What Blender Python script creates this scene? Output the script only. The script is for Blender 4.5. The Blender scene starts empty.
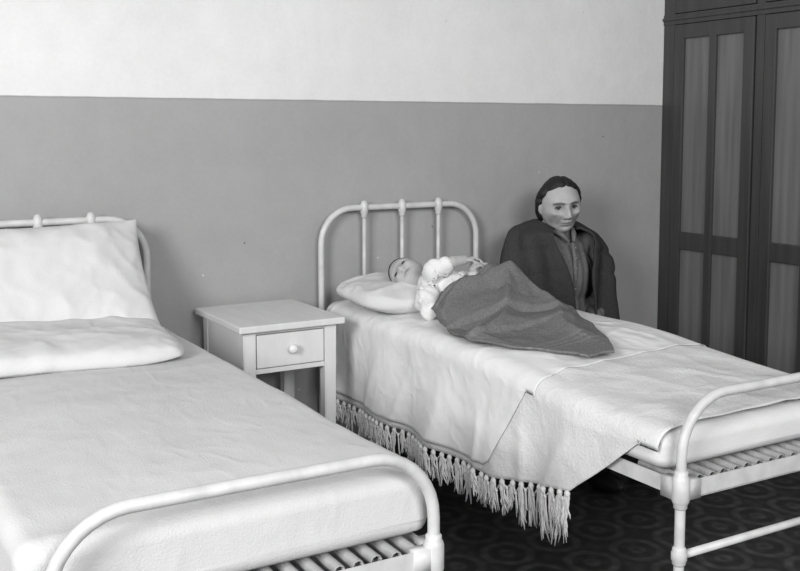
import bpy, bmesh, math, random
import numpy as np
from mathutils import Vector, Matrix, noise, Euler
random.seed(7)
S = bpy.context.scene
COL = S.collection
try:
    S.view_settings.view_transform = 'Standard'
except Exception: pass
R = math.radians
def g(x, s): return math.exp(-(x/s)**2)
def sst(a, b, x):
    t = max(0., min(1., (x-a)/(b-a))); return t*t*(3-2*t)
def lerp(a, b, t): return a+(b-a)*t
def interp(tab, y):
    if y <= tab[0][0]: return tab[0][1]
    for (a, va), (b, vb) in zip(tab, tab[1:]):
        if y <= b: return lerp(va, vb, (y-a)/(b-a))
    return tab[-1][1]
def nz(x, y, z=0., f=1.): return noise.noise(Vector((x*f, y*f, z*f)))
def ridge(x, y, z=0., f=1.): return max(0, 1-3.2*abs(nz(x, y, z, f)))**2   # sharp crease lines

# ------------------------------------------------------------ materials
def mat(name, v, rough=.8, bump=None, var=None, spec=.3, attr=False, metal=0., crease=None):
    m = bpy.data.materials.new(name); m.use_nodes = True
    nt = m.node_tree; n = nt.nodes; L = nt.links
    b = n['Principled BSDF']; b.inputs['Roughness'].default_value = rough
    b.inputs['Specular IOR Level'].default_value = spec; b.inputs['Metallic'].default_value = metal
    b.inputs['Base Color'].default_value = (v, v, v, 1)
    tc = n.new('ShaderNodeTexCoord')
    src = None
    if attr:
        a = n.new('ShaderNodeVertexColor'); a.layer_name = 'Col'; src = a.outputs['Color']
        L.new(src, b.inputs['Base Color'])
    if var:
        mp = n.new('ShaderNodeMapping'); L.new(tc.outputs['Object'], mp.inputs[0])
        if len(var) > 2: mp.inputs['Scale'].default_value = var[2]
        t = n.new('ShaderNodeTexNoise'); t.inputs['Scale'].default_value = var[0]; t.inputs['Detail'].default_value = 6
        L.new(mp.outputs[0], t.inputs['Vector'])
        mr = n.new('ShaderNodeMapRange'); mr.inputs[1].default_value = .3; mr.inputs[2].default_value = .7
        mr.inputs[3].default_value = 1-var[1]; mr.inputs[4].default_value = 1+var[1]
        L.new(t.outputs['Fac'], mr.inputs[0])
        mx = n.new('ShaderNodeVectorMath'); mx.operation = 'SCALE'
        if src: L.new(src, mx.inputs[0])
        else: mx.inputs[0].default_value = (v, v, v)
        L.new(mr.outputs[0], mx.inputs['Scale']); L.new(mx.outputs[0], b.inputs['Base Color'])
    prev = None
    def bump_from(sock, d):
        nonlocal prev
        bp = n.new('ShaderNodeBump'); bp.inputs['Distance'].default_value = d; bp.inputs['Strength'].default_value = 1
        L.new(sock, bp.inputs['Height'])
        if prev: L.new(prev, bp.inputs['Normal'])
        prev = bp.outputs[0]
    for (sc, d) in (bump or []):
        t = n.new('ShaderNodeTexNoise'); t.inputs['Scale'].default_value = sc; t.inputs['Detail'].default_value = 3
        L.new(tc.outputs['Object'], t.inputs['Vector']); bump_from(t.outputs['Fac'], d)
    for (sc, d, st) in (crease or []):       # fine linear creases of worn cotton
        mp = n.new('ShaderNodeMapping'); L.new(tc.outputs['Object'], mp.inputs[0]); mp.inputs['Scale'].default_value = st
        t = n.new('ShaderNodeTexNoise'); t.inputs['Scale'].default_value = sc; t.inputs['Detail'].default_value = 1; t.inputs['Distortion'].default_value = .2
        L.new(mp.outputs[0], t.inputs['Vector'])
        s1 = n.new('ShaderNodeMath'); s1.operation = 'SUBTRACT'; L.new(t.outputs['Fac'], s1.inputs[0]); s1.inputs[1].default_value = .5
        s2 = n.new('ShaderNodeMath'); s2.operation = 'ABSOLUTE'; L.new(s1.outputs[0], s2.inputs[0])
        r = n.new('ShaderNodeMapRange'); r.inputs[1].default_value = 0; r.inputs[2].default_value = .16; r.inputs[3].default_value = 1; r.inputs[4].default_value = 0
        r.interpolation_type = 'SMOOTHSTEP'; L.new(s2.outputs[0], r.inputs[0]); bump_from(r.outputs[0], d)
    if prev: L.new(prev, b.inputs['Normal'])
    return m
M = {}
M['sheet'] = mat('white_cotton', .63, .92, [(260, .0010), (600, .0004)], (5, .04), .06, crease=[(2.4, .0022, (1, 1.6, 1)), (7, .0007, (1.8, 1, 1))])
M['top'] = mat('thin_white_cotton', .76, .92, [(40, .0012), (260, .0010)], (5, .04), .06, crease=[(4, .0026, (1, 1, 1)), (11, .0012, (1, 1, 1))])
M['spread'] = mat('coarse_white_cotton', .72, .95, [(40, .0016), (150, .0024), (420, .0012)], (9, .05), .06, crease=[(4, .0026, (1, 1, 1)), (10, .0010, (1, 1, 1))])
M['ticking'] = mat('mattress_ticking', .72, .95, [(12, .003), (200, .001)], (6, .05), .1)
M['pillow'] = mat('pillow_cotton', .66, .92, [(260, .0008)], (5, .04), .06, crease=[(4, .0030, (1, 1, 1)), (9, .0014, (1, 1, 1))])
M['paint'] = mat('white_enamel', .60, .42, [(60, .0006)], (22, .12), .5)
M['steel'] = mat('spring_steel', .34, .5, None, (30, .2), .4, metal=.1)
M['stand'] = mat('painted_wood', .68, .5, [(40, .0006)], (5, .05, (6, 1, 1)), .35)
M['knob'] = mat('porcelain', .80, .2, None, None, .5)
M['wood'] = mat('dark_wood', .045, .36, [(50, .0006)], (4, .2, (8, 8, .5)), .5)
M['panel'] = mat('wood_panel', .140, .38, [(50, .0006)], (4, .2, (8, 8, .4)), .5)
M['wool'] = mat('grey_wool', .17, .97, [(60, .004), (260, .0025)], (220, .22), .05, attr=True)
M['shawl'] = mat('dark_wool', .050, .97, [(40, .003), (200, .003)], (160, .18), .05)
M['blouse'] = mat('grey_blouse', .16, .9, [(60, .002)], (160, .2), .1)
M['skirt'] = mat('dark_skirt', .03, .9, [(12, .006)], (20, .2), .1)
M['shoe'] = mat('shoe_leather', .02, .4, None, (20, .1), .4)
M['hair'] = mat('dark_hair', .015, .6, [(160, .001)], (60, .3, (1, 6, 1)), .3)
M['soft_hair'] = mat('short_soft_hair', .040, .85, [(200, .001)], (120, .3), .1)
M['skin'] = mat('skin', .3, .55, [(90, .0006)], (24, .07), .35, attr=True)
M['eye'] = mat('eye_white', .20, .35, None, None, .4)
M['iris'] = mat('iris', .01, .2, None, None, .5)
M['shirt'] = mat('white_shirt', .76, .9, [(45, .0015), (160, .0008)], (9, .04), .1)
M['stool'] = mat('stool_wood', .08, .5, [(40, .0006)], (6, .3, (8, 8, 1)), .3)

def wall_mat():
    m = bpy.data.materials.new('two_tone_wall'); m.use_nodes = True
    n = m.node_tree.nodes; L = m.node_tree.links; b = n['Principled BSDF']
    b.inputs['Roughness'].default_value = .7; b.inputs['Specular IOR Level'].default_value = .25
    geo = n.new('ShaderNodeNewGeometry'); sep = n.new('ShaderNodeSeparateXYZ'); L.new(geo.outputs['Position'], sep.inputs[0])
    nzs = n.new('ShaderNodeTexNoise'); nzs.inputs['Scale'].default_value = 9; L.new(geo.outputs['Position'], nzs.inputs['Vector'])
    add = n.new('ShaderNodeMath'); add.operation = 'MULTIPLY_ADD'; L.new(nzs.outputs['Fac'], add.inputs[0]); add.inputs[1].default_value = .004; L.new(sep.outputs['Z'], add.inputs[2])
    cr = n.new('ShaderNodeValToRGB'); cr.color_ramp.interpolation = 'LINEAR'
    mr = n.new('ShaderNodeMapRange'); mr.inputs[1].default_value = 1.0; mr.inputs[2].default_value = 2.0; L.new(add.outputs[0], mr.inputs[0]); L.new(mr.outputs[0], cr.inputs[0])
    e = cr.color_ramp.elements; Z = .486; D_ = .37
    e[0].position = Z-.006; e[0].color = (D_, D_, D_, 1); e[1].position = Z+.002; e[1].color = (.76, .76, .76, 1)
    k = e.new(Z-.004); k.color = (.29, .29, .29, 1); k = e.new(Z); k.color = (.29, .29, .29, 1)
    def noisef(scale, lo, hi, amt0, amt1, det=4):
        t = n.new('ShaderNodeTexNoise'); t.inputs['Scale'].default_value = scale; t.inputs['Detail'].default_value = det
        L.new(geo.outputs['Position'], t.inputs['Vector'])
        r = n.new('ShaderNodeMapRange'); r.inputs[1].default_value = lo; r.inputs[2].default_value = hi
        r.inputs[3].default_value = amt0; r.inputs[4].default_value = amt1; L.new(t.outputs['Fac'], r.inputs[0]); return r.outputs[0]
    prev = cr.outputs[0]
    for f in (noisef(1.6, .3, .7, .95, 1.05), noisef(9, .3, .7, .975, 1.025), noisef(70, .3, .7, .98, 1.02)):
        s = n.new('ShaderNodeVectorMath'); s.operation = 'SCALE'; L.new(prev, s.inputs[0]); L.new(f, s.inputs['Scale']); prev = s.outputs[0]
    flat = n.new('ShaderNodeCombineXYZ'); L.new(sep.outputs['X'], flat.inputs[0]); L.new(sep.outputs['Z'], flat.inputs[1])
    for (thr, val, sc) in ((.0048, .60, 1.3), (.0042, .16, 1.15)):      # chips and nail marks
        v = n.new('ShaderNodeTexVoronoi'); v.voronoi_dimensions = '2D'; v.inputs['Scale'].default_value = sc; L.new(flat.outputs[0], v.inputs['Vector'])
        lt = n.new('ShaderNodeMath'); lt.operation = 'LESS_THAN'; L.new(v.outputs['Distance'], lt.inputs[0]); lt.inputs[1].default_value = thr
        mx = n.new('ShaderNodeMix'); mx.data_type = 'RGBA'; L.new(lt.outputs[0], mx.inputs['Factor']); L.new(prev, mx.inputs['A']); mx.inputs['B'].default_value = (val, val, val, 1)
        prev = mx.outputs['Result']
    L.new(prev, b.inputs['Base Color'])
    t = n.new('ShaderNodeTexNoise'); t.inputs['Scale'].default_value = 18; L.new(geo.outputs['Position'], t.inputs['Vector'])
    bp = n.new('ShaderNodeBump'); bp.inputs['Distance'].default_value = .002; L.new(t.outputs['Fac'], bp.inputs['Height']); L.new(bp.outputs[0], b.inputs['Normal'])
    return m
def floor_mat():
    m = bpy.data.materials.new('patterned_linoleum'); m.use_nodes = True
    n = m.node_tree.nodes; L = m.node_tree.links; b = n['Principled BSDF']
    b.inputs['Roughness'].default_value = .55; b.inputs['Specular IOR Level'].default_value = .25
    geo = n.new('ShaderNodeNewGeometry')
    v = n.new('ShaderNodeTexVoronoi'); v.inputs['Scale'].default_value = 5.2; v.inputs['Randomness'].default_value = .0
    L.new(geo.outputs['Position'], v.inputs['Vector'])
    fl = n.new('ShaderNodeTexVoronoi'); fl.inputs['Scale'].default_value = 22; fl.inputs['Randomness'].default_value = .6
    L.new(geo.outputs['Position'], fl.inputs['Vector'])
    cr = n.new('ShaderNodeValToRGB'); L.new(v.outputs['Distance'], cr.inputs[0]); e = cr.color_ramp.elements
    e[0].position = 0; e[0].color = (.055, .055, .055, 1); e[1].position = .72; e[1].color = (.065, .065, .065, 1)
    for p, c in ((.12, .085), (.17, .045), (.30, .042), (.36, .088), (.44, .080), (.50, .042)):
        k = e.new(p); k.color = (c, c, c, 1)
    r = n.new('ShaderNodeMapRange'); r.inputs[1].default_value = 0; r.inputs[2].default_value = .7; r.inputs[3].default_value = 1.25; r.inputs[4].default_value = .7
    L.new(fl.outputs['Distance'], r.inputs[0])
    s = n.new('ShaderNodeVectorMath'); s.operation = 'SCALE'; L.new(cr.outputs[0], s.inputs[0]); L.new(r.outputs[0], s.inputs['Scale'])
    L.new(s.outputs[0], b.inputs['Base Color']); return m
M['wall'] = wall_mat(); M['floor'] = floor_mat(); M['plain'] = mat('plain_wall', .6, .8, [(20, .003)], (3, .05), .2)

# ------------------------------------------------------------ object helpers
def rootloc(p):
    v = Vector((0, 0, 0))
    while p: v += p.location; p = p.parent
    return v
def link(name, me, m, parent=None, smooth=True):
    if smooth:
        me.polygons.foreach_set('use_smooth', [True]*len(me.polygons))
    o = bpy.data.objects.new(name, me); COL.objects.link(o)
    if m: me.materials.append(m)
    if parent:
        me.transform(Matrix.Translation(-rootloc(parent))); o.parent = parent
    else:
        xs = [v.co for v in me.vertices]
        c = Vector(((min(p.x for p in xs)+max(p.x for p in xs))/2, (min(p.y for p in xs)+max(p.y for p in xs))/2, min(p.z for p in xs)))
        me.transform(Matrix.Translation(-c)); o.location = c
    return o
def bmlink(name, bm, m, parent=None, smooth=True):
    bmesh.ops.recalc_face_normals(bm, faces=bm.faces)
    me = bpy.data.meshes.new(name); bm.to_mesh(me); bm.free()
    return link(name, me, m, parent, smooth)
def empty(name, loc, label, cat, group=None):
    o = bpy.data.objects.new(name, None); COL.objects.link(o); o.location = loc; o.empty_display_size = .1
    return tag(o, label, cat, group)
def tag(o, label, cat, group=None):
    o['label'] = label; o['category'] = cat
    if group: o['group'] = group
    return o
def add_box(bm, a, b):
    r = bmesh.ops.create_cube(bm, size=1)
    c = [(a[i]+b[i])/2 for i in range(3)]; d = [abs(b[i]-a[i]) for i in range(3)]
    for v in r['verts']: v.co = Vector((v.co.x*d[0]+c[0], v.co.y*d[1]+c[1], v.co.z*d[2]+c[2]))
def boxes(name, lst, m, parent=None, bevel=.003):
    bm = bmesh.new()
    for a, b in lst: add_box(bm, a, b)
    if bevel:
        bmesh.ops.bevel(bm, geom=list(bm.edges), offset=bevel, segments=2, profile=.5, affect='EDGES')
    return bmlink(name, bm, m, parent, smooth=False)
def add_tube(bm, pts, rad, seg=12, caps=True):
    pts = [Vector(p) for p in pts]; n = len(pts)
    if not hasattr(rad, '__len__'): rad = [rad]*n
    t0 = (pts[1]-pts[0]).normalized()
    up = Vector((0, 0, 1)) if abs(t0.z) < .9 else Vector((1, 0, 0))
    u = t0.cross(up).normalized(); rings = []
    for i, p in enumerate(pts):
        t = (pts[min(i+1, n-1)]-pts[max(i-1, 0)])
        if t.length < 1e-9: t = t0.copy()
        t.normalize(); u = (u-t*u.dot(t)).normalized(); w = t.cross(u)
        rings.append([bm.verts.new(p+(u*math.cos(2*math.pi*k/seg)+w*math.sin(2*math.pi*k/seg))*rad[i]) for k in range(seg)])
    for a, b in zip(rings, rings[1:]):
        for k in range(seg): bm.faces.new((a[k], a[(k+1) % seg], b[(k+1) % seg], b[k]))
    if caps:
        bm.faces.new(rings[0][::-1]); bm.faces.new(rings[-1])
def add_lathe(bm, c, prof, axis='Z', seg=20):
    c = Vector(c); rings = []
    for r, h in prof:
        r = max(r, 1e-4)
        d0 = Vector((0, 0, h)) if axis == 'Z' else (Vector((0, h, 0)) if axis == 'Y' else Vector((h, 0, 0)))
        ring = []
        for k in range(seg):
            a = 2*math.pi*k/seg; x, y = math.cos(a)*r, math.sin(a)*r
            d = Vector((x, y, 0)) if axis == 'Z' else (Vector((x, 0, y)) if axis == 'Y' else Vector((0, x, y)))
            ring.append(bm.verts.new(c+d0+d))
        rings.append(ring)
    for a, b in zip(rings, rings[1:]):
        for k in range(seg): bm.faces.new((a[k], a[(k+1) % seg], b[(k+1) % seg], b[k]))
    bm.faces.new(rings[0][::-1]); bm.faces.new(rings[-1])
def add_ell(bm, c, r, rot=None, n=20):
    q = bmesh.ops.create_uvsphere(bm, u_segments=n, v_segments=max(8, n*2//3), radius=1)
    mt = Matrix.Translation(Vector(c)) @ (rot.to_matrix().to_4x4() if rot else Matrix()) @ Matrix.Diagonal((r[0], r[1], r[2], 1))
    bmesh.ops.transform(bm, matrix=mt, verts=q['verts'])
def add_chain(bm, pts, rad, n=14):
    for p, r in zip(pts, rad): add_ell(bm, p, (r, r, r), n=n)
    for i in range(len(pts)-1):
        a, b = Vector(pts[i]), Vector(pts[i+1])
        if (b-a).length > 1e-5: add_tube(bm, [a, b], [rad[i]*.985, rad[i+1]*.985], n)
def copy_tree(o, parent=None):
    c = o.copy(); COL.objects.link(c); c.parent = parent
    for ch in list(o.children): copy_tree(ch, c)
    return c
def remesh(bm, vox, smooth=2):
    bmesh.ops.recalc_face_normals(bm, faces=bm.faces)
    me = bpy.data.meshes.new('tmp'); bm.to_mesh(me); bm.free()
    o = bpy.data.objects.new('tmp', me); COL.objects.link(o)
    md = o.modifiers.new('r', 'REMESH'); md.mode = 'VOXEL'; md.voxel_size = vox; md.use_smooth_shade = True
    dg = bpy.context.evaluated_depsgraph_get()
    out = bpy.data.meshes.new_from_object(o.evaluated_get(dg))
    bpy.data.objects.remove(o)
    b2 = bmesh.new(); b2.from_mesh(out); b2.verts.ensure_lookup_table()
    seen = [False]*len(b2.verts); best = []      # keep the outer skin only
    for v in b2.verts:
        if seen[v.index]: continue
        seen[v.index] = True; stack = [v]; comp = []
        while stack:
            c = stack.pop(); comp.append(c)
            for e in c.link_edges:
                w_ = e.other_vert(c)
                if not seen[w_.index]: seen[w_.index] = True; stack.append(w_)
        if len(comp) > len(best): best = comp
    if len(best) < len(b2.verts):
        keep = set(v.index for v in best)
        bmesh.ops.delete(b2, geom=[v for v in b2.verts if v.index not in keep], context='VERTS')
    for _ in range(smooth): bmesh.ops.smooth_vert(b2, verts=b2.verts, factor=.5, use_axis_x=True, use_axis_y=True, use_axis_z=True)
    b2.normal_update(); b2.to_mesh(out); b2.free(); out.update()
    return out
def blend_mesh(segs, vox, k):
    """one smooth skin round tapered capsules (a, b, ra, rb): smooth union of distances, then surface nets"""
    P = np.array([list(s[0]) for s in segs]+[list(s[1]) for s in segs]); rm = max(max(s[2], s[3]) for s in segs)+4*vox
    lo = P.min(0)-rm; hi = P.max(0)+rm; n = np.ceil((hi-lo)/vox).astype(int)+1
    X, Y, Z = np.meshgrid(*[lo[i]+np.arange(n[i])*vox for i in range(3)], indexing='ij'); Q = np.stack([X, Y, Z], -1)
    acc = np.zeros(X.shape)
    for a, b, ra, rb in segs:
        a = np.array(a); b = np.array(b); ab = b-a; t = np.clip(((Q-a)@ab)/max(1e-9, ab@ab), 0, 1)
        d = np.linalg.norm(Q-a-t[..., None]*ab, axis=-1)-(ra+(rb-ra)*t); acc += np.exp(-d/k)
    D = -k*np.log(np.maximum(acc, 1e-200)); ins = D < 0
    c8 = sum(ins[i:n[0]-1+i, j:n[1]-1+j, l:n[2]-1+l].astype(int) for i in (0, 1) for j in (0, 1) for l in (0, 1))
    idx = {}; verts = []
    E = [((0, 0, 0), (1, 0, 0)), ((0, 1, 0), (1, 1, 0)), ((0, 0, 1), (1, 0, 1)), ((0, 1, 1), (1, 1, 1)), ((0, 0, 0), (0, 1, 0)), ((1, 0, 0), (1, 1, 0)), ((0, 0, 1), (0, 1, 1)), ((1, 0, 1), (1, 1, 1)), ((0, 0, 0), (0, 0, 1)), ((1, 0, 0), (1, 0, 1)), ((0, 1, 0), (0, 1, 1)), ((1, 1, 0), (1, 1, 1))]
    for c in np.argwhere((c8 > 0) & (c8 < 8)):
        c = tuple(int(q) for q in c); s = [0, 0, 0]; m = 0
        for e0, e1 in E:
            p0 = (c[0]+e0[0], c[1]+e0[1], c[2]+e0[2]); p1 = (c[0]+e1[0], c[1]+e1[1], c[2]+e1[2]); d0 = D[p0]; d1 = D[p1]
            if (d0 < 0) != (d1 < 0):
                t = d0/(d0-d1); m += 1
                for i in range(3): s[i] += p0[i]+t*(p1[i]-p0[i])
        idx[c] = len(verts); verts.append([lo[i]+vox*s[i]/m for i in range(3)])
    faces = []
    for ax in range(3):
        o1, o2 = [(1, 2), (2, 0), (0, 1)][ax]
        diff = np.diff(ins.astype(int), axis=ax)
        for q in np.argwhere(diff != 0):
            full = [int(w) for w in q]
            def cell(u, v):
                z = list(full); z[o1] -= u; z[o2] -= v; return idx.get(tuple(z))
            f = [cell(0, 0), cell(1, 0), cell(1, 1), cell(0, 1)]
            if None not in f: faces.append(f if ins[tuple(full)] else f[::-1])
    me = bpy.data.meshes.new('blend'); me.from_pydata(verts, [], faces); me.update()
    b2 = bmesh.new(); b2.from_mesh(me); bmesh.ops.recalc_face_normals(b2, faces=b2.faces)
    bmesh.ops.smooth_vert(b2, verts=b2.verts, factor=.5, use_axis_x=True, use_axis_y=True, use_axis_z=True)
    b2.normal_update(); b2.to_mesh(me); b2.free(); me.update(); return me
def segs_of(pts, rad): return [(pts[i], pts[i+1], rad[i], rad[i+1]) for i in range(len(pts)-1)]
def grid_faces(bm, G):
    for i in range(len(G)-1):
        for j in range(len(G[0])-1):
            bm.faces.new((G[i][j], G[i+1][j], G[i+1][j+1], G[i][j+1]))
def solid(o, th, off=1.):
    md = o.modifiers.new('thick', 'SOLIDIFY'); md.thickness = th; md.offset = off; md.use_even_offset = False
    return o

# ------------------------------------------------------------ people
def head_pt(d, baby=0.):
    x, y, z = d.x*.078, d.y*.093, d.z*.118
    if z > 0 and not baby: z *= .92
    t = max(0, -d.z)
    x *= 1-(.15+.03*baby)*t**2.2
    if y > 0: y *= 1-.45*sst(.1, .9, t)
    else: y *= 1-.06*t
    if d.y < 0:
        w = sst(0, .35, -d.y); f = 0
        f += .008*g(x, .050)*g(z-.025, .010)*(1-baby*.7)
        for s in (-1, 1):
            f -= .020*g(x-s*.031, .018)*g(z-.002, .013)
            f += .006*g(x-s*.031, .014)*g(z-.001, .006)
            f += (.013+.000*baby)*g(x-s*.052, .016+.007*baby)*g(z+.022+.008*baby, .013+.008*baby)
            f -= .012*(1-baby)*g(x-s*.046, .015)*g(z+.060, .020)
            f -= .005*(1-baby)*g(x-s*(.024+.30*max(0, -.035-z)), .005)*sst(-.026, -.038, z)*sst(-.078, -.062, z)
            f -= .004*(1-baby)*g(x-s*.030, .012)*g(z+.014, .004)
            f += .008*g(x-s*.0135, .0070)*g(z+.038, .0075)
            f += .005*(1-baby)*g(x-s*.048, .015)*g(z+.090, .015)
        hn = sst(.020, -.028, z)*(1-sst(-.036, -.048, z))
        f += (.028-.015*baby)*hn*g(x, .0110+.004*sst(0, -.04, z))
        mw = 1-.25*baby
        f += .0065*g(x, .021*mw)*g(z+.058, .0050)+.0075*g(x, .018*mw)*g(z+.0685, .006)-.005*g(x, .024*mw)*g(z+.063, .0024)
        f += .010*g(x, .024)*g(z+.098, .014)-.005*g(x, .022)*g(z+.080, .006)
        y -= f*w
    return Vector((x, y, z))
def head_bm(bm, mtx, baby=0.):
    q = bmesh.ops.create_uvsphere(bm, u_segments=120, v_segments=90, radius=1)
    for v in q['verts']: v.co = mtx@head_pt(v.co.copy(), baby)
    for s in (-1, 1):
        k = bmesh.ops.create_uvsphere(bm, u_segments=16, v_segments=12, radius=1)
        mm = mtx @ Matrix.Translation((s*.0785, .006, -.008)) @ Euler((R(-8), R(s*8), R(s*-25))).to_matrix().to_4x4() @ Matrix.Diagonal((.007, .017, .030, 1))
        bmesh.ops.transform(bm, matrix=mm, verts=k['verts'])
def hair_shell(mtx, vol, line0, parent, baby=0., bun=False):
    bm = bmesh.new(); q = bmesh.ops.create_uvsphere(bm, u_segments=150, v_segments=116, radius=1)
    for v in q['verts']:
        d = v.co.copy(); b = Vector((d.x*.078, d.y*.093, d.z*.118)); h = head_pt(d, baby)
        if b.z > 0 and not baby: b.z *= .92
        if d.y > -.3: h = h.lerp(b, sst(-.3, .0, d.y)*.6)
        m1 = b.z-(line0-6.0*b.x*b.x)-.006*nz(b.x, 0, 3, 60)
        m2 = b.y+(.034-.03*baby)-.46*(.06-b.z)-.007*nz(b.z, 0, 7, 50)
        m = max(m1, m2)
        m = min(m, b.z+.072+.25*max(0, b.y))
        k = sst(-.004, .022+.02*baby, m)
        o = -.006+(vol+.006)*k
        if baby: o += k*.002*nz(b.x, b.y, b.z, 60)
        else:
            o += vol*.7*k*sst(.3, .9, abs(d.x))*sst(.9, .2, d.z)
            th = math.atan2(b.z+.012, .118-b.y+.25*abs(b.x))
            o += k*(.0005*math.sin(46*th+2+5*nz(b.x, b.y, b.z, 26)))
            o += k*.005*nz(b.x, b.y, b.z, 22)
            o -= .006*k*g(b.x-.006, .0045)*sst(-.2, .5, d.z)*sst(.5, 0, d.y)
        n_ = Vector((d.x/.078, d.y/.093, d.z/.118)).normalized()
        v.co = mtx@(h+n_*o)
    if bun: add_ell(bm, mtx@Vector((0, .118, -.012)), (.045, .034, .040), n=24)
    return bmlink('hair', bm, M['soft_hair' if baby else 'hair'], parent)
def hand_bm(bm, wrist, direc, palmn, s=1., curl=.5, side=1, fat=1.):
    d = Vector(direc).normalized(); n_ = Vector(palmn); n_ = (n_-d*n_.dot(d)).normalized(); x = d.cross(n_)*side
    w = Vector(wrist)
    for k in range(4):
        o = (k-1.5)*.019*s*(1+.15*(fat-1))
        add_chain(bm, [w+x*o*.6, w+d*.085*s+x*o], [.013*s*fat, .0115*s*fat], 10)
        L = (.040, .046, .043, .033)[k]*s; base = w+d*.085*s+x*o; pts = [base]; rr = [.0095*s*fat]
        for j, f in enumerate((1., .68, .55)):
            a = curl*(.55+.35*j+.06*k); dirn = (d*math.cos(a)+n_*math.sin(a)+x*(k-1.5)*.05).normalized()
            pts.append(pts[-1]+dirn*L*f); rr.append((.0088-.001*j)*s*fat)
        add_chain(bm, pts, rr, 10)
    b = w+d*.022*s-x*.022*s; dt = (d*.75-x*.75+n_*.35).normalized(); dt2 = (d*.95-x*.2+n_*.5).normalized()
    add_chain(bm, [b, b+dt*.038*s, b+dt*.038*s+dt2*.030*s, b+dt*.038*s+dt2*.052*s], [.014*s, .011*s, .0095*s, .008*s], 10)
def paint(me, mtx, base, baby=0.):
    inv = mtx.inverted(); n = len(me.vertices); cols = [base, base, base, 1.]*n
    for i, v in enumerate(me.vertices):
        p = inv@v.co
        if p.y < -.03 and abs(p.z) < .13 and abs(p.x) < .1:
            c = base
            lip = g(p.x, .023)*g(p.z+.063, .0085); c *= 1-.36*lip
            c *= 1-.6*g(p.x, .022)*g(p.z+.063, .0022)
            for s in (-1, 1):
                c *= 1-(.58-.28*baby)*g(p.x-s*.031, .020)*g(p.z-.003, .014)  # shade of the deep-set eye sockets, put into the skin colour
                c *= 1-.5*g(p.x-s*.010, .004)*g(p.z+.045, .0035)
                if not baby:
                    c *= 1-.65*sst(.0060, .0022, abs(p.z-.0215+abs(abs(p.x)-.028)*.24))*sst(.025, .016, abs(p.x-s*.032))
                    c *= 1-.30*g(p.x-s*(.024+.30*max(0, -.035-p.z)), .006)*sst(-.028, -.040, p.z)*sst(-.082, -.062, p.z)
                    c *= 1-.34*g(p.x-s*.050, .018)*g(p.z+.060, .022)  # shadow of the hollow cheeks, put into the skin colour
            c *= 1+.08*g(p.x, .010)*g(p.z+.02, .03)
            cols[4*i] = cols[4*i+1] = cols[4*i+2] = c
    ca = me.color_attributes.new('Col', 'FLOAT_COLOR', 'POINT'); ca.data.foreach_set('color', cols)
def eyes(parent, mtx, s):
    for sx in (-1, 1):
        bm = bmesh.new(); add_ell(bm, mtx@Vector((sx*.031, -.0665, .000)), (.0120*s, .0120*s, .0100*s), n=16)
        e = bmlink('eye', bm, M['eye'], parent)
        bm = bmesh.new(); add_ell(bm, mtx@Vector((sx*.031-.001, -.0730, .0002)), (.0068*s, .0068*s, .0064*s), n=12)
        bmlink('iris', bm, M['iris'], e)
        bm = bmesh.new()
        add_tube(bm, [mtx@Vector((sx*.031+a*.0155, -.0785+.0060*a*a+.001, .0052-.0045*a*a)) for a in (-1, -.6, -.2, .2, .6, 1)], [.0012*s, .0026*s, .0030*s, .0030*s, .0026*s, .0012*s], 8)
        bmlink('eyelashes', bm, M['hair'], e)

# --- the woman
wx, wy = 2.685, -.245
def WP(x, y, z): return (wx+x, wy+y, z)
wroot = empty('person', (wx, wy, 0), 'seated woman with dark pulled-back hair wrapped in a dark shawl, looking down and aside', 'person')
HM = Matrix.Translation(WP(-.022, -.055, 1.066)) @ Euler((R(5), R(-4), R(-19))).to_matrix().to_4x4() @ Matrix.Diagonal((1.04, 1.0, 1.0, 1))
bm = bmesh.new(); head_bm(bm, HM)
add_chain(bm, [WP(-.005, .0, .90), WP(-.010, -.008, .97), WP(-.014, -.006, 1.03)], [.070, .058, .058], 20)
add_ell(bm, WP(0, .0, .50), (.165, .12, .10)); add_ell(bm, WP(0, .0, .62), (.130, .095, .13)); add_ell(bm, WP(0, -.005, .77), (.150, .10, .15)); add_ell(bm, WP(0, .005, .875), (.165, .078, .065))
for s in (-1, 1):
    add_chain(bm, [WP(s*.155, .0, .885), WP(s*.185, -.005, .77), WP(s*.192, -.01, .655)], [.050, .043, .038])
    add_chain(bm, [WP(s*.192, -.01, .655), WP(s*.13, -.11, .620), WP(s*.075, -.170, .607)], [.037, .034, .024])
    hand_bm(bm, WP(s*.075, -.170, .607), (-s*.85, -.45, -.05), (0, -.2, -1), .88, .55, side=s)
    add_chain(bm, [WP(s*.085, -.0, .49), WP(s*.10, -.2, .50), WP(s*.10, -.40, .485)], [.082, .072, .056])
    add_chain(bm, [WP(s*.10, -.40, .485), WP(s*.10, -.39, .30), WP(s*.10, -.37, .09)], [.055, .050, .034])
    add_ell(bm, WP(s*.105, -.43, .045), (.036, .105, .034))
me = remesh(bm, .0036, 1); paint(me, HM, .42)
body = link('body', me, M['skin'], wroot); eyes(body, HM, 1.)
hair_shell(HM, .010, .076, wroot, 0., True)
bm = bmesh.new()
add_ell(bm, WP(0, .0, .56), (.165, .122, .13)); add_ell(bm, WP(0, .0, .64), (.150, .114, .14)); add_ell(bm, WP(0, -.008, .77), (.168, .122, .16)); add_ell(bm, WP(0, .005, .875), (.178, .094, .066))
add_chain(bm, [WP(-.004, .0, .89), WP(-.008, -.006, .945)], [.080, .066], 20)
for s in (-1, 1):
    add_chain(bm, [WP(s*.155, .0, .885), WP(s*.185, -.005, .77), WP(s*.192, -.01, .655)], [.058, .052, .047])
    add_chain(bm, [WP(s*.192, -.01, .655), WP(s*.13, -.11, .620), WP(s*.085, -.160, .610)], [.046, .042, .033])
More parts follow.
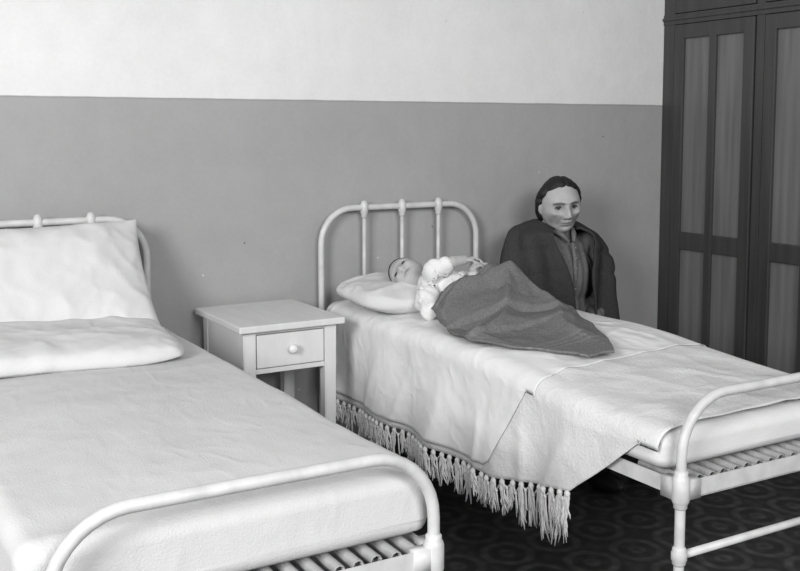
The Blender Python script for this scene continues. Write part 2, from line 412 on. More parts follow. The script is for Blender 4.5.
me = remesh(bm, .006, 2)
for v in me.vertices:
    c = v.co; v.co = c+v.normal*(.003*math.sin(c.x*130)*sst(.95, .85, c.z)+.004*nz(c.x, c.y, c.z, 14))
bl = link('blouse', me, M['blouse'], wroot)
bm = bmesh.new()
for s in (-1, 1):
    add_tube(bm, [WP(-.006+s*.060, -.015, .975), WP(-.006+s*.052, -.055, .962), WP(-.004+s*.030, -.088, .945), WP(-.002+s*.012, -.108, .918)], [.008, .010, .011, .006], 10)
bmlink('collar', bm, M['blouse'], bl)
bm = bmesh.new()
add_tube(bm, [WP(-.002, -.114, .915), WP(0, -.128, .85), WP(0, -.132, .78), WP(0, -.124, .70)], [.007, .008, .008, .007], 10)
bmlink('placket', bm, M['blouse'], bl)
for k in range(5):
    bm = bmesh.new(); add_ell(bm, WP(0, -.133-.006*math.sin(k*.8), .895-.042*k), (.005, .003, .005), n=10); bmlink('button', bm, M['eye'], bl)
bm = bmesh.new(); add_ell(bm, WP(0, .0, .50), (.185, .135, .088))
for s in (-1, 1):
    add_chain(bm, [WP(s*.09, -.03, .50), WP(s*.10, -.20, .51), WP(s*.105, -.40, .495)], [.098, .092, .080])
    add_chain(bm, [WP(s*.105, -.40, .495), WP(s*.11, -.42, .28), WP(s*.11, -.40, .14)], [.08, .09, .088])
add_chain(bm, [WP(0, -.2, .50), WP(0, -.40, .48), WP(0, -.42, .28), WP(0, -.40, .14)], [.085, .075, .085, .088])
me = remesh(bm, .010, 2); link('skirt', me, M['skirt'], wroot)
for s in (-1, 1):
    bm = bmesh.new(); add_ell(bm, WP(s*.105, -.435, .042), (.042, .115, .040)); add_chain(bm, [WP(s*.10, -.37, .06), WP(s*.10, -.37, .13)], [.045, .042])
    me = remesh(bm, .006, 1)
    for v in me.vertices: v.co.z = max(v.co.z, .001)
    link('shoe', me, M['shoe'], wroot)
bm = bmesh.new(); G = []; NA = 210; NZ = 96
prof = [(0, .078, .076, .990), (.06, .096, .092, .996), (.13, .132, .110, .982), (.20, .172, .124, .962), (.28, .208, .136, .932), (.36, .234, .146, .892), (.44, .252, .153, .845), (.55, .266, .162, .775), (.75, .282, .182, .65), (1., .294, .205, .50)]
def pr(t, k): return interp([(q[0], q[k]) for q in prof], t)
def shawl_pt(t, s_):
    opL = lerp(46, 9, sst(0, .60, t)); opR = lerp(36, 7, sst(0, .60, t)); mid = lerp(-4, 5, t)
    a = R(-90+mid+opL) + s_*R(360-opL-opR)
    ca, sa = math.cos(a), math.sin(a)
    A = pr(t, 1); B = pr(t, 2); z = pr(t, 3)
    front = max(0, -sa)
    z -= .040*front**1.5*sst(.45, .0, t)
    ex = math.copysign(abs(ca)**.88, ca); ey = math.copysign(abs(sa)**.92, sa)
    sd = min(s_, 1-s_)*2                       # 0 at the front edges, 1 at the back
    # soft rounded folds hanging from neck and shoulders
    fo = sst(.08, .5, t)*.013*math.sin(2*math.pi*(sd*4.2+.55*t)+1.5*nz(ca, sa, t, 1.2))
    fo += .010*nz(ca*1.3, sa*1.3, t*2.0, 2)*sst(.05, .4, t)
    fo += .009*g((t-.20)-.06*math.sin(a*2+1), .05)
    fo -= .010*g((t-.36)-.10*sd, .025)*g(sd-.22, .16)+.009*g((t-.50)-.16*sd, .025)*g(sd-.22, .18)   # drag lines across the chest
    hug = .020*g(sd, .14)*sst(.12, .4, t)
    ro = .007*g(sd, .03)
    A += fo+ro; B += fo+ro-hug
    x = A*ex-.010; y = B*ey*(1.0 if sa < 0 else .72)-.010-.006*t
    z -= .10*x*g(t-.28, .25)
    if ca < 0:
        k = sst(.3, .9, -ca)
        zl = max(z, .768+.010*math.sin(a*5)+.05*(t-1)) if z < .80 else z
        z = lerp(z, zl, k)
        if z < .80: x -= .03*k*sst(.80, .75, z)
    z += .004*nz(ca*2, sa*2, t*3)
    return WP(x, min(y, .215), z)
for j in range(NZ+1):
    G.append([bm.verts.new(shawl_pt(j/NZ, i/NA)) for i in range(NA+1)])
grid_faces(bm, G)
for _ in range(2): bmesh.ops.smooth_vert(bm, verts=bm.verts, factor=.5, use_axis_x=True, use_axis_y=True, use_axis_z=True)
sw = bmlink('shawl', bm, M['shawl'], wroot); solid(sw, .010, 0)
st = empty('stool', (wx, wy+.01, 0), 'low wooden stool the seated woman sits on, behind the far bed', 'stool')
bm = bmesh.new(); add_lathe(bm, WP(0, .01, 0), [(.150, .365), (.155, .37), (.155, .392), (.148, .398)], 'Z', 32); bmlink('seat', bm, M['stool'], st)
for k in range(4):
    a = R(45+90*k); bm = bmesh.new()
    add_tube(bm, [WP(.145*math.cos(a), .01+.145*math.sin(a), 0), WP(.10*math.cos(a), .01+.10*math.sin(a), .37)], [.014, .018], 12); bmlink('leg', bm, M['stool'], st)

# --- the infant
broot = empty('person', (1.95, -.70, .735), 'infant in a white shirt lying on its back with arms raised over its chest', 'person')
bs = .70
BM_ = Matrix.Translation((1.862, -.434, .852)) @ (Euler((0, 0, R(-8))).to_matrix() @ Euler((0, R(-56), 0)).to_matrix() @ Euler((R(-70), 0, 0)).to_matrix()).to_4x4() @ Matrix.Diagonal((bs*1.06, bs*1.0, bs*.94, 1))
bm = bmesh.new(); head_bm(bm, BM_, 1.)
add_chain(bm, [(1.888, -.48, .840), (1.90, -.52, .830)], [.034, .036])
add_chain(bm, [(1.91, -.56, .808), (1.935, -.64, .792), (1.96, -.72, .790)], [.050, .050, .050], 18)
RA = [(1.880, -.570, .826), (1.856, -.615, .892), (1.910, -.655, .922), (1.950, -.660, .926)]
LA = [(1.968, -.565, .818), (2.035, -.640, .858), (2.030, -.680, .890), (2.018, -.695, .900)]
for A in (RA, LA): add_chain(bm, A, [.024, .024, .021, .0170])
hand_bm(bm, RA[3], (.85, -.15, .15), (.2, -.1, -1), .42, .9, side=1, fat=1.15)
hand_bm(bm, LA[3], (-.7, -.10, .3), (-.4, .2, -.8), .42, 1.1, side=-1, fat=1.15)
for dx, ky in ((-.045, -.88), (.055, -.87)):
    add_chain(bm, [(1.97+dx*.7, -.75, .785), (1.98+dx, ky, .780), (1.985+dx, -1.00, .760)], [.042, .032, .020])
    add_ell(bm, (1.985+dx, -1.02, .764), (.016, .020, .022))
me = remesh(bm, .003, 1); paint(me, BM_, .42, 1)
bb = link('body', me, M['skin'], broot)
for sx in (-1, 1):
    bm = bmesh.new(); add_tube(bm, [BM_@Vector((sx*.031+a*.014, -.0785+.005*a*a, -.001+.003*a*a)) for a in (-1, -.5, 0, .5, 1)], [.0009, .0020, .0023, .0020, .0009], 8)
    bmlink('eyelashes', bm, M['hair'], bb)
hair_shell(BM_, .006, .058, broot, 1.)
sg = segs_of([(1.893, -.532, .820), (1.915, -.57, .814), (1.935, -.64, .808), (1.955, -.69, .806)], [.044, .062, .062, .060])
sg += segs_of([RA[0], RA[1], (1.886, -.638, .909)], [.036, .031, .027]) + segs_of([LA[0], LA[1], (2.033, -.660, .874)], [.036, .031, .028])
sg += segs_of([(1.875, -.575, .82), (1.825, -.63, .790), (1.795, -.69, .768)], [.046, .042, .030])
me = blend_mesh(sg, .0042, .005)
for v in me.vertices:
    n_ = v.normal; c = v.co; w_ = c.x*.9-c.y*.5+c.z*.7       # gathered cloth: fine folds across chest and sleeves
    q = .0050*math.sin(120*w_+6*nz(c.x, c.y, c.z, 14))*sst(-.35, .25, nz(c.x, c.y, c.z+7, 11))
    q += .008*nz(c.x, c.y, c.z, 18)+.009*(ridge(c.x, c.y, c.z, 9)-.2)
    v.co = c+n_*(max(q, -.004)+.002)
link('shirt', me, M['shirt'], broot)

# ------------------------------------------------------------ setting
CH = 1.38; DW = 3.55
boxes('wall_back', [((-2.6, 0, 0), (4.2, .12, 3.1))], M['wall'], bevel=0)['kind'] = 'structure'
boxes('wall_right', [((4.09, -4.6, 0), (4.2, 0, 3.1))], M['plain'], bevel=0)['kind'] = 'structure'
boxes('floor', [((-2.6, -4.6, -.05), (4.2, .12, 0))], M['floor'], bevel=0)['kind'] = 'structure'
boxes('baseboard_back', [((-2.6, -.018, 0), (3.50, 0, .12))], M['wood'], bevel=.003)['kind'] = 'structure'

# ------------------------------------------------------------ wardrobe
X = 3.515
wr = empty('wardrobe', (3.80, -.82, 0), 'tall dark wooden built-in wardrobe with panelled doors at the right edge', 'wardrobe')
DY = [(-.075, -.535), (-.59, -1.05), (-1.105, -1.565)]
fr = [((X, -.070, 0), (X+.03, -.002, 2.7))]
for a, b in ((-.540, -.585), (-1.055, -1.10), (-1.57, -1.64)): fr.append(((X, b, 0), (X+.03, a, 2.7)))
fr += [((X-.004, -1.64, 1.852), (X+.03, -.002, 1.90)), ((X-.012, -1.64, 1.872), (X+.01, -.002, 1.886)), ((X, -1.64, 2.62), (X+.03, -.002, 2.7)), ((X, -1.64, 0), (X+.03, -.002, .09))]
boxes('face_frame', fr, M['wood'], wr)
boxes('carcass', [((X+.03, -1.64, 0), (X+.55, -1.62, 2.7)), ((X+.03, -1.62, 2.68), (X+.55, -.002, 2.7)), ((X+.53, -1.62, 0), (X+.55, -.002, 2.68)), ((X+.03, -1.62, .09), (X+.53, -.002, .11))], M['wood'], wr, 0)
def panel_door(name, y0, y1, z0, z1, rails, w=.058):
    fx0, fx1 = X-.006, X+.02
    L = [((fx0, y1, z0), (fx1, y1+w, z1)), ((fx0, y0-w, z0), (fx1, y0, z1))]
    ym = (y0+y1)/2
    L.append(((fx0, ym-.02, z0+.02), (fx1, ym+.02, z1-.02)))
    zz = [(z0, z0+.10)] + rails + [(z1-.065, z1)]
    for a, b in zz: L.append(((fx0+.0008, y1+.02, a), (fx1, y0-.02, b)))
    d = boxes(name, L, M['wood'], wr, .004)
    for (a0, a1), (b0, b1) in zip(zz, zz[1:]):
        for (p, q) in ((y1+w, ym-.02), (ym+.02, y0-w)):
            boxes('panel', [((X+.008, p-.004, a1-.004), (X+.016, q+.004, b0+.004))], M['panel'], d, 0)
    return d
for i, (a, b) in enumerate(DY):
    panel_door('door', a, b, .09, 1.85, [(.815, .897)])
    panel_door('upper_door', a, b, 1.902, 2.62, [])

# ------------------------------------------------------------ iron bed
W = .36; YH = .935; YF = -.935
def make_bed(xc, yc, label, group):
    root = empty('iron_bed', (xc, yc, 0), label, 'bed', group)
    def P(x, y, z): return (xc+x, yc+y, z)
    def arch(y, ztop, r, z0=.05):
        pts = [P(-W, y, z0), P(-W, y, .3), P(-W, y, ztop-r-.05)]
        for k in range(0, 10): a = k/9*math.pi/2; pts.append(P(-W+r-r*math.cos(a), y, ztop-r+r*math.sin(a)))
        pts.append(P(0, y, ztop))
        for k in range(0, 10): a = k/9*math.pi/2; pts.append(P(W-r+r*math.sin(a), y, ztop-r+r*math.cos(a)))
        pts += [P(W, y, ztop-r-.05), P(W, y, .3), P(W, y, z0)]
        bm = bmesh.new(); add_tube(bm, pts, .0120, 16); return bm
    hf = bmlink('head_frame', arch(YH, 1.068, .135), M['paint'], root)
    ff = bmlink('foot_frame', arch(YF, .765, .135), M['paint'], root)
    for nm, y, z in (('crossbar', YH, .62), ('crossbar', YF, .395), ('crossbar', YH, .30)):
        bm = bmesh.new(); add_tube(bm, [P(-W, y, z), P(0, y, z), P(W, y, z)], .0095, 12); bmlink(nm, bm, M['paint'], root)
    for x in (-.172, 0, .172):
        bm = bmesh.new(); add_tube(bm, [P(x, YH, .62), P(x, YH, .85), P(x, YH, 1.06)], .0080, 12)
        sp = bmlink('spindle', bm, M['paint'], root)
        bm = bmesh.new(); add_lathe(bm, P(x, YH, .008), [(.009, 1.018), (.012, 1.024), (.012, 1.032), (.015, 1.038), (.017, 1.05), (.017, 1.07), (.013, 1.078), (.011, 1.084), (.004, 1.088)], 'Z', 16)
        bmlink('casting', bm, M['paint'], sp)
    for sx in (-1, 1):
        for y in (YH, YF):
            bm = bmesh.new()
            add_lathe(bm, P(sx*W, y, .552), [(.013, -.045), (.016, -.042), (.016, -.034), (.0185, -.03), (.0205, -.024), (.0205, .024), (.0185, .03), (.016, .034), (.016, .042), (.013, .045)])
            s = -1 if y > 0 else 1
            add_box(bm, P(sx*W-.014, y-s*.015, .527), P(sx*W+.014, y+s*.05, .575))
            add_box(bm, P(sx*W+sx*.010, y-.014, .529), P(sx*(W-.05), y+.014, .574))
            bmlink('corner_casting', bm, M['paint'], root)
            zc = .395 if y < 0 else .62
            bm = bmesh.new(); add_lathe(bm, P(sx*W, y, zc), [(.013, -.022), (.016, -.018), (.016, -.012), (.0185, -.008), (.0185, .008), (.016, .012), (.016, .018), (.013, .022)])
            bmlink('collar', bm, M['paint'], root)
            bm = bmesh.new(); add_lathe(bm, P(sx*W, y, 0), [(.010, 0), (.020, .004), (.022, .02), (.016, .045), (.0145, .07)]); bmlink('foot', bm, M['paint'], root)
        x0 = sx*W
        boxes('side_rail', [(P(x0-.002, YF+.03, .532), P(x0+.002, YH-.03, .570)), (P(x0, YF+.03, .532), P(x0-sx*.03, YH-.03, .536))], M['paint'], root, 0)
    for y, s in ((YF, 1), (YH, -1)):
        boxes('end_rail', [(P(-W+.03, y-.010, .530), P(W-.03, y-.006, .572)), (P(-W+.03, y-.010, .530), P(W-.03, y+s*.03, .534))], M['paint'], root, 0)
    first = None; N = 17
    for i in range(N):
        x = -W+.035+(2*W-.07)*i/(N-1)
        if first is None:
            bm = bmesh.new(); pts = []; T = 36; L = .15
            for k in range(T*8+1):
                a = 2*math.pi*k/8; t = k/(T*8)
                pts.append(P(x+.0105*math.cos(a), YF+.016+L*t, .561+.002*sst(0, 1, t)+.0105*math.sin(a)))
            pts = [P(x, YF-.004, .572), P(x, YF+.006, .570)]+pts+[P(x, YF+L+.02, .5725), P(x, YF+L+.05, .5725)]
            add_tube(bm, pts, .0021, 5); first = bmlink('coil_spring', bm, M['steel'], root); fx = x
        else:
            c = first.copy(); COL.objects.link(c); c.parent = root; c.location = (x-fx, random.uniform(-.004, .004), 0)
    bm = bmesh.new()
    for i in range(N):
        x = -W+.035+(2*W-.07)*i/(N-1); add_box(bm, P(x-.006, YF+.205, .573), P(x+.006, YH-.01, .5745))
    for k in range(14):
        y = YF+.215+k*.122; add_box(bm, P(-W+.002, y-.002, .570), P(W-.002, y+.002, .5729))
    bmlink('spring_mesh', bm, M['steel'], root, False)
    return root
B1 = (.663, -1.0); B2 = (2.066, -.98)
bed1 = make_bed(B1[0], B1[1], 'white enamelled iron bed in the left foreground, empty, two pillows on it', 'white iron hospital beds')
bed2 = copy_tree(bed1); bed2.location = (B2[0], B2[1], 0)
bed2['label'] = 'white enamelled iron bed where the infant lies, between nightstand and seated woman'

# ------------------------------------------------------------ mattresses, tucked sheet
def slab(x0, x1, y0, y1, z0, z1, r, amp, seed, crown=.012, cuts=46, open_bottom=False, drop=None):
    bm = bmesh.new(); bmesh.ops.create_cube(bm, size=2)
    bmesh.ops.subdivide_edges(bm, edges=list(bm.edges), cuts=cuts, use_grid_fill=True)
    hx, hy, hz = (x1-x0)/2, (y1-y0)/2, (z1-z0)/2; c = Vector(((x0+x1)/2, (y0+y1)/2, (z0+z1)/2))
    for v in bm.verts:
        q = [math.copysign(1-(1-abs(t))**1.6, t) for t in v.co]
        p = Vector((q[0]*hx, q[1]*hy, q[2]*hz))
        inn = Vector([max(-h+r, min(h-r, t)) for h, t in zip((hx, hy, hz), p)])
        d = p-inn
        if d.length > 1e-7: p = inn+d.normalized()*r
        nrm = d.normalized() if d.length > 1e-7 else Vector((0, 0, 1))
        n1 = nz(p.x, p.y, p.z+seed, 3)*amp+nz(p.x*.6, p.y*1.8, p.z+seed, 7)*amp*.3+ridge(p.x, p.y*2, seed, 3.2)*amp*.3
        p += nrm*n1*(1 if p.z > -hz*.5 else .3)
        if p.z > 0: p.z += crown*(1-(p.x/hx)**2)*(1-(p.y/hy)**4)
        if drop:
            k = (p.z+hz)/(2*hz); p.z -= drop(p.y+c.y)*max(0, k)
        v.co = p+c
    if open_bottom:
        kill = [f for f in bm.faces if f.calc_center_median().z < z0+.012]
        bmesh.ops.delete(bm, geom=kill, context='FACES')
    return bm
def drop2(y): return .040*sst(-1.0, -1.85, y)
m1 = bmlink('mattress', slab(.275, 1.030, -1.890, -.095, .577, .700, .030, .003, 3), M['ticking'])
tag(m1, 'mattress of the left foreground bed, wrapped in a smooth white sheet', 'mattress')
sh1 = bmlink('bed_sheet', slab(.262, 1.043, -1.900, -.085, .579, .713, .035, .006, 3, .014, 64, True), M['sheet'])
tag(sh1, 'smooth white sheet tucked around the left foreground mattress', 'sheet')
m2 = bmlink('mattress', slab(1.690, 2.420, -1.875, -.085, .577, .710, .045, .004, 9, .012, 46, False, drop2), M['ticking'])
tag(m2, 'mattress under the infant, bare at its foot corner beside the fringed bedspread', 'mattress')

# ------------------------------------------------------------ pillows
def pillow(name, w, d, t, mtx, m, seed, amp=.010, pe=.55, cor=.10):
    bm = bmesh.new(); N = 64; top = []; bot = []
    for i in range(N+1):
        a = []; b = []
        for j in range(N+1):
            u = -1+2*i/N; v = -1+2*j/N
            u = math.copysign(1-(1-abs(u))**1.4, u); v = math.copysign(1-(1-abs(v))**1.4, v)
            th = t/2*((1-u**4)**pe)*((1-v**4)**pe)
            x = u*w/2*(1-cor*(v*v)**2*u*u-.03*(1-v*v)*u*u); y = v*d/2*(1-cor*1.4*(u*u)**2*v*v-.03*(1-u*u)*v*v)
            edge = max(abs(u), abs(v))
            wr = amp*(nz(x, y, seed, 5)+.25*nz(x, y, seed+4, 13)+.8*(ridge(x, y*1.6, seed, 4)-.2)+.45*(ridge(x*1.3, y, seed+2, 9)-.2))
            k = 1-sst(.93, 1, edge)
            sag = .008*nz(x, y, seed+9, 3)
            p = Vector((x, y, th+wr*k+sag*(1-k))); q = Vector((x, y, -th+wr*.4*k+sag*(1-k)))
            a.append(bm.verts.new(mtx@p)); b.append(bm.verts.new(mtx@q) if edge < .9999 else a[-1])
        top.append(a); bot.append(b)
    grid_faces(bm, top)
    for i in range(N):
        for j in range(N):
            vs = []
            for q in (bot[i][j], bot[i][j+1], bot[i+1][j+1], bot[i+1][j]):
                if q not in vs: vs.append(q)
            if len(vs) >= 3:
                try: bm.faces.new(vs)
                except ValueError: pass
    return bmlink(name, bm, m)
def MT(x, y, z, rx=0, ry=0, rz=0): return Matrix.Translation((x, y, z)) @ Euler((R(rx), R(ry), R(rz))).to_matrix().to_4x4()
p = pillow('pillow', .82, .52, .084, MT(.545, -.545, .759, 2, 1.5, -3), M['pillow'], 2, .007, .42, .10)
tag(p, 'flat white pillow lying on the left bed in front of the upright one', 'pillow', 'pillows on the left bed')
p = pillow('pillow', .74, .42, .14, MT(.596, -.262, .889, 54, -1.5, -1), M['pillow'], 12, .009, .6, -.02)
tag(p, 'plump white pillow propped upright against the left headboard', 'pillow', 'pillows on the left bed')
p = pillow('pillow', .60, .42, .095, MT(1.945, -.395, .781, 3, 0, -5), M['pillow'], 22, .012, .5, .14)
tag(p, "small white pillow under the infant's head", 'pillow')

# ------------------------------------------------------------ bed 2 covers
def ztop2(x, y):
    u = (x-2.055)/.376; return .712+.012*max(0, 1-u*u)+.004*nz(x, y, 9.3, 4)-drop2(y)
def fold(y, z):
    return sst(.70, .40, z)*(.008*math.sin(y*19+1.5*nz(y, 0, 0, 3)+3*(z-.5))+.014*nz(y, z*.5, 4, 6)+.012*(ridge(y+.25*z, z*.35, 3, 5)-.2))
def drape(name, off, ys, hem, x0, x1, hemR, m, wr, skew=0., parent=None):
    bm = bmesh.new(); G = []; r = .05
    for iy, y in enumerate(ys):
        row = []; h = hem(y)+.003*nz(y, 3, 0, 12); fade = sst(0, .14, y-ys[0])
        ofy = off if off < .008 else lerp(.0085, off, fade)
        zt0 = ztop2(x0+r, y)+ofy
        hang = h < zt0-r; n1 = 22
        for k in range(n1):
            z = lerp(h, zt0-r, k/n1) if hang else zt0-r
            row.append((x0-ofy-.010*sst(.7, .4, z)-fold(y, z), y, z))
        for k in range(7):
            a = k/6*math.pi/2
            row.append((x0-ofy+(r+ofy)*(1-math.cos(a)), y, zt0-r+r*math.sin(a)))
        if not hang:
            a = math.asin(min(1, max(0, (h-(zt0-r))/r)))
            q = (x0-ofy+(r+ofy)*(1-math.cos(a)), y, zt0-r+r*math.sin(a))
            for k in range(n1): row[k] = (q[0]-.0001*(n1-k), q[1], q[2]-.0001*(n1-k))
        nt = 70
        sk = skew*sst(-.6, -1.4, y)
        for k in range(1, nt+1):
            x = lerp(x0+r, x1-r, k/nt); yy = y+sk*(x-x0)
            W1 = .0055*(nz(x*1.5, yy, 0, 5)+.5*nz(x, yy*1.7, 5, 11)+.8*ridge(x+.3*yy, yy*.8, 5, 4.5)+.2)      # shared by both layers
            W2 = wr*(nz(x*1.5, yy, off*99, 5)*.5+.6*ridge(x*2, yy, 8, 6)+.15*ridge(x+yy, yy-x, 11, 13)+.35)*fade
            z = ztop2(x, yy)+ofy+(W1+W2)*sst(x0+r, x0+.12, x)*(1-.7*sst(x1-.15, x1-r, x))
            row.append((x, yy, z))
        yy = y+sk*(x1-x0); zt1 = ztop2(x1-r, yy)+ofy
        for k in range(1, 7):
            a = math.pi/2*(1-k/6); row.append((x1+ofy-(r+ofy)*(1-math.cos(a)), yy, zt1-r+r*math.sin(a)))
        for k in range(1, 9):
            row.append((x1+ofy+.004*math.sin(y*25)*k/8, yy, lerp(zt1-r, hemR, k/8)))
        G.append([bm.verts.new(q) for q in row])
    grid_faces(bm, G)
    return bmlink(name, bm, m, parent)
def frange(a, b, n): return [lerp(a, b, i/n) for i in range(n+1)]
hemB = lambda y: interp([(-1.88, .675), (-1.83, .66), (-1.70, .55), (-1.57, .448), (-1.40, .412), (-1.22, .380), (0, .378)], y)
spread = drape('bedspread', .005, frange(-1.862, -.12, 150), hemB, 1.688, 2.422, .575, M['spread'], 0)
solid(spread, .002, 0)
tag(spread, "off-white bedspread with tasselled fringe hanging down the side of the infant's bed", 'bedspread')
ys_t = [-.21]
while ys_t[-1] > -1.55: ys_t.append(ys_t[-1]-random.uniform(.028, .042))
NT_ = len(ys_t)
for i, y in enumerate(ys_t):
    z = hemB(y)+.002; L = random.uniform(.075, .115) if y > -1.15 else lerp(.095, .145, min(1, (-y-1.15)/.42))*random.uniform(.80, 1.08)
    bm = bmesh.new(); x = 1.688-.006-.010*sst(.7, .4, z)-fold(y, z)
    add_ell(bm, (x-.001, y, z-.010), (.0075, .009, .010), n=10)
    ns_ = 12 if y > -1.15 else 17; lean = random.uniform(-.020, .020)
    for k in range(ns_):
        a = random.random()*6.28; sp = random.uniform(.002, .013); pts = []; ln = random.uniform(.55, 1.10); w_ = random.uniform(-.007, .007)+lean; tw = random.uniform(5, 10)
        for q in range(8):
            t = q/7
            pts.append((x-.002+math.cos(a)*sp*.35*t+.002*math.sin(9*t+a), y+math.sin(a)*(.004+sp*t)+.005*math.sin(tw*t+2*a)*t**.5+w_*t*t, z-L*t*ln))
        add_tube(bm, pts, [.0025]*7+[.0013], 5)
    if i < NT_-1:
        y2 = ys_t[i+1]; z2 = hemB(y2)+.002; x2 = 1.688-.006-.010*sst(.7, .4, z2)-fold(y2, z2)
        mid = ((x+x2)/2-.004, (y+y2)/2+random.uniform(-.004, .004), (z+z2)/2-random.uniform(.020, .036))
        add_tube(bm, [(x-.002, y, z-.008), mid], .0022, 6); add_tube(bm, [mid, (x2-.002, y2, z2-.008)], .0022, 6)
        add_ell(bm, mid, (.005, .005, .006), n=8)
        for k in range(random.choice((2, 4, 5))):
            add_tube(bm, [mid, (mid[0]+.001*k, mid[1]+(k-2)*.003, (mid[2]+z2-L)/2), (mid[0]+.001, mid[1]+(k-2)*.005+random.uniform(-.006, .006), (z+z2)/2-L*random.uniform(.6, 1.05))], [.0025, .0025, .0014], 5)
    bmlink('tassel', bm, M['spread'], spread)
hemA = lambda y: interp([(-1.42, .715), (-1.39, .70), (-1.225, .43), (-1.19, .408), (-1.1, .402), (-.5, .40), (0, .41)], y)
top_sheet = drape('top_sheet', .012, frange(-1.405, -.16, 150), hemA, 1.688, 2.422, .585, M['top'], .007, skew=.10)
solid(top_sheet, .0012, 0)
tag(top_sheet, 'rumpled white sheet over the bedspread beneath the infant', 'sheet')

# --- grey blanket over the infant
LE = [(1.835, -.625), (1.785, -.72), (1.750, -.83), (1.718, -.94), (1.702, -1.04), (1.745, -1.16), (1.82, -1.28), (1.89, -1.375)]
RE = [(2.17, -.66), (2.22, -.72), (2.235, -.82), (2.22, -.92), (2.19, -1.02), (2.13, -1.13), (2.06, -1.26), (1.985, -1.385)]
def edge(E, s):
    k = s*(len(E)-1); i = min(int(k), len(E)-2); f = k-i; return lerp(E[i][0], E[i+1][0], f), lerp(E[i][1], E[i+1][1], f)
bm = bmesh.new(); G = []; NS = 180; NT = 130; cols = []
for i in range(NS+1):
    s_ = i/NS; l = edge(LE, s_); r_ = edge(RE, s_); row = []
    for j in range(NT+1):
        t = j/NT; x = lerp(l[0], r_[0], t); y = lerp(l[1], r_[1], t)
        x += .006*math.sin(s_*40)*g(t, .03)-.022*nz(y, 3, 0, 11)*g(t, .1)
        y += .018*nz(x, 5, 0, 12)*(g(s_, .1)+g(1-s_, .1))
        H = interp([(-1.42, .000), (-1.3, .004), (-1.15, .010), (-1.0, .036), (-.90, .076), (-.80, .118), (-.72, .126), (-.62, .104)], y)
        xc = 1.995; wd = .21+.03*sst(-1.3, -.7, y)
        u = min(1, abs(x-xc)/wd); dome = (1-u)**.85*(1+.4*u) if u < 1 else 0
        pk = .060*max(0, 1-math.hypot(x-2.055, (y+.79)*.8)/.10)**1.1
        H2 = H*dome+pk
        ang = math.atan2(y+.74, x-2.06); rad = math.hypot(x-2.06, y+.74)
        w2 = ang*4.6+1.3*nz(x, y, 3, 4)+3.0*rad
        fld = .030*sst(.05, .18, rad)*sst(.70, .3, rad)*((1-abs(math.sin(w2)))**1.5-.25)          # tent folds with crisp crests
        fld += .012*(ridge(x+.5*y, y*.6-x*.3, 1, 4.4)-.2)+.008*nz(x, y, 1, 7)+.003*nz(x, y, 2, 20)
        fld += .020*g(s_-.13-.05*math.sin(t*5), .022)*sst(0, .2, t)
        ln = s_-.36-.22*t; fld += .020*sst(.007, -.004, ln)*sst(-.22, -.05, ln)*sst(.95, .7, t)
        ln = s_-.58-.08*t; fld += .014*sst(.007, -.004, ln)*sst(-.15, -.04, ln)*sst(.8, .5, t)
        base = ztop2(x, y)+.013+.018-.006*g(x-1.70, .02)
        zz = base+max(H2, 0)+fld*(.4+.6*sst(0, .1, t))*(1-.6*sst(-1.15, -1.36, y))
        row.append(bm.verts.new((x, y, max(zz, ztop2(x, y)+.027))))
        c = .17+.05*(g(s_-.80, .006)+g(s_-.83, .006)+g(s_-.86, .006))+.04*g(t-.035, .006); cols += [c, c, c, 1.]
    G.append(row)
grid_faces(bm, G)
bmesh.ops.recalc_face_normals(bm, faces=bm.faces); me = bpy.data.meshes.new('blanket'); bm.to_mesh(me); bm.free()
ca = me.color_attributes.new('Col', 'FLOAT_COLOR', 'POINT'); ca.data.foreach_set('color', cols)
bk = link('blanket', me, M['wool']); solid(bk, .008, 0)
tag(bk, 'dark grey wool blanket rumpled over the infant on the far bed', 'blanket')

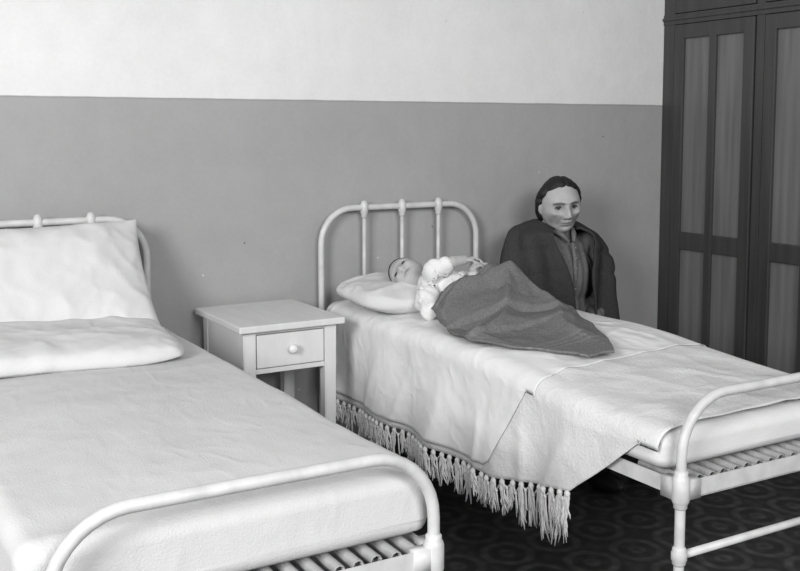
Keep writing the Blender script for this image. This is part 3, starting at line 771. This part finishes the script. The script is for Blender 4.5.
# ------------------------------------------------------------ nightstand
ns = empty('nightstand', (1.392, -.27, 0), 'small white painted wooden nightstand with one drawer between the beds', 'nightstand')
boxes('top', [((1.200, -.478, .710), (1.585, -.045, .733))], M['stand'], ns, .004)
nx0, nx1, ny0, ny1 = 1.222, 1.563, -.455, -.065
for x in (nx0, nx1-.045):
    for y in (ny0, ny1-.045):
        bm = bmesh.new(); add_box(bm, (x, y, .0), (x+.045, y+.045, .710))
        cx, cy = x+.0225, y+.0225
        for v in bm.verts:
            if v.co.z < .01: v.co.x = cx+(v.co.x-cx)*.8; v.co.y = cy+(v.co.y-cy)*.8
        bmesh.ops.bevel(bm, geom=list(bm.edges), offset=.003, segments=2, affect='EDGES'); bmlink('leg', bm, M['stand'], ns, False)
ap = .565
boxes('apron', [((nx0+.004, ny0+.045, ap), (nx0+.02, ny1-.045, .710)), ((nx1-.02, ny0+.045, ap), (nx1-.004, ny1-.045, .710)), ((nx0+.045, ny1-.02, ap), (nx1-.045, ny1-.004, .710)),
      ((nx0+.045, ny0+.004, ap), (nx1-.045, ny0+.024, ap+.016)), ((nx0+.045, ny0+.004, .698), (nx1-.045, ny0+.024, .710))], M['stand'], ns, .0015)
dr = boxes('drawer', [((nx0+.048, ny0+.002, ap+.019), (nx1-.048, ny0+.018, .695)), ((nx0+.052, ny0+.018, ap+.022), (nx1-.052, ny1-.06, ap+.03))], M['stand'], ns, .002)
bm = bmesh.new(); add_lathe(bm, ((nx0+nx1)/2, ny0+.002, .642), [(.007, 0), (.007, -.008), (.014, -.013), (.0165, -.020), (.014, -.027), (.006, -.031)], 'Y'); bmlink('knob', bm, M['knob'], dr)

# ------------------------------------------------------------ camera and light
cam = bpy.data.cameras.new('camera'); co = bpy.data.objects.new('camera', cam); COL.objects.link(co)
co.location = (0, -DW, CH); co.rotation_euler = (R(90-5.3), 0, R(-30.4))
cam.sensor_width = 36; cam.lens = 1020/800*36; cam.shift_y = (222-285.5)/800; S.camera = co
def area(name, loc, target, size, sy, power):
    l = bpy.data.lights.new(name, 'AREA'); l.shape = 'RECTANGLE'; l.size = size; l.size_y = sy; l.energy = power
    o = bpy.data.objects.new(name, l); COL.objects.link(o); o.location = loc
    o.rotation_euler = (Vector(target)-Vector(loc)).to_track_quat('-Z', 'Y').to_euler(); return o
area('window_light', (-2.4, -3.6, 2.3), (2.2, -.5, .8), 1.3, 1.3, 165)
area('front_fill_light', (.6, -6.0, 2.8), (2.4, -.5, .9), 2.0, 1.4, 145)  # fill lamp added from the front to even out the light, not a window
w = bpy.data.worlds.new('world'); S.world = w; w.use_nodes = True
w.node_tree.nodes['Background'].inputs[0].default_value = (1, 1, 1, 1); w.node_tree.nodes['Background'].inputs[1].default_value = .25
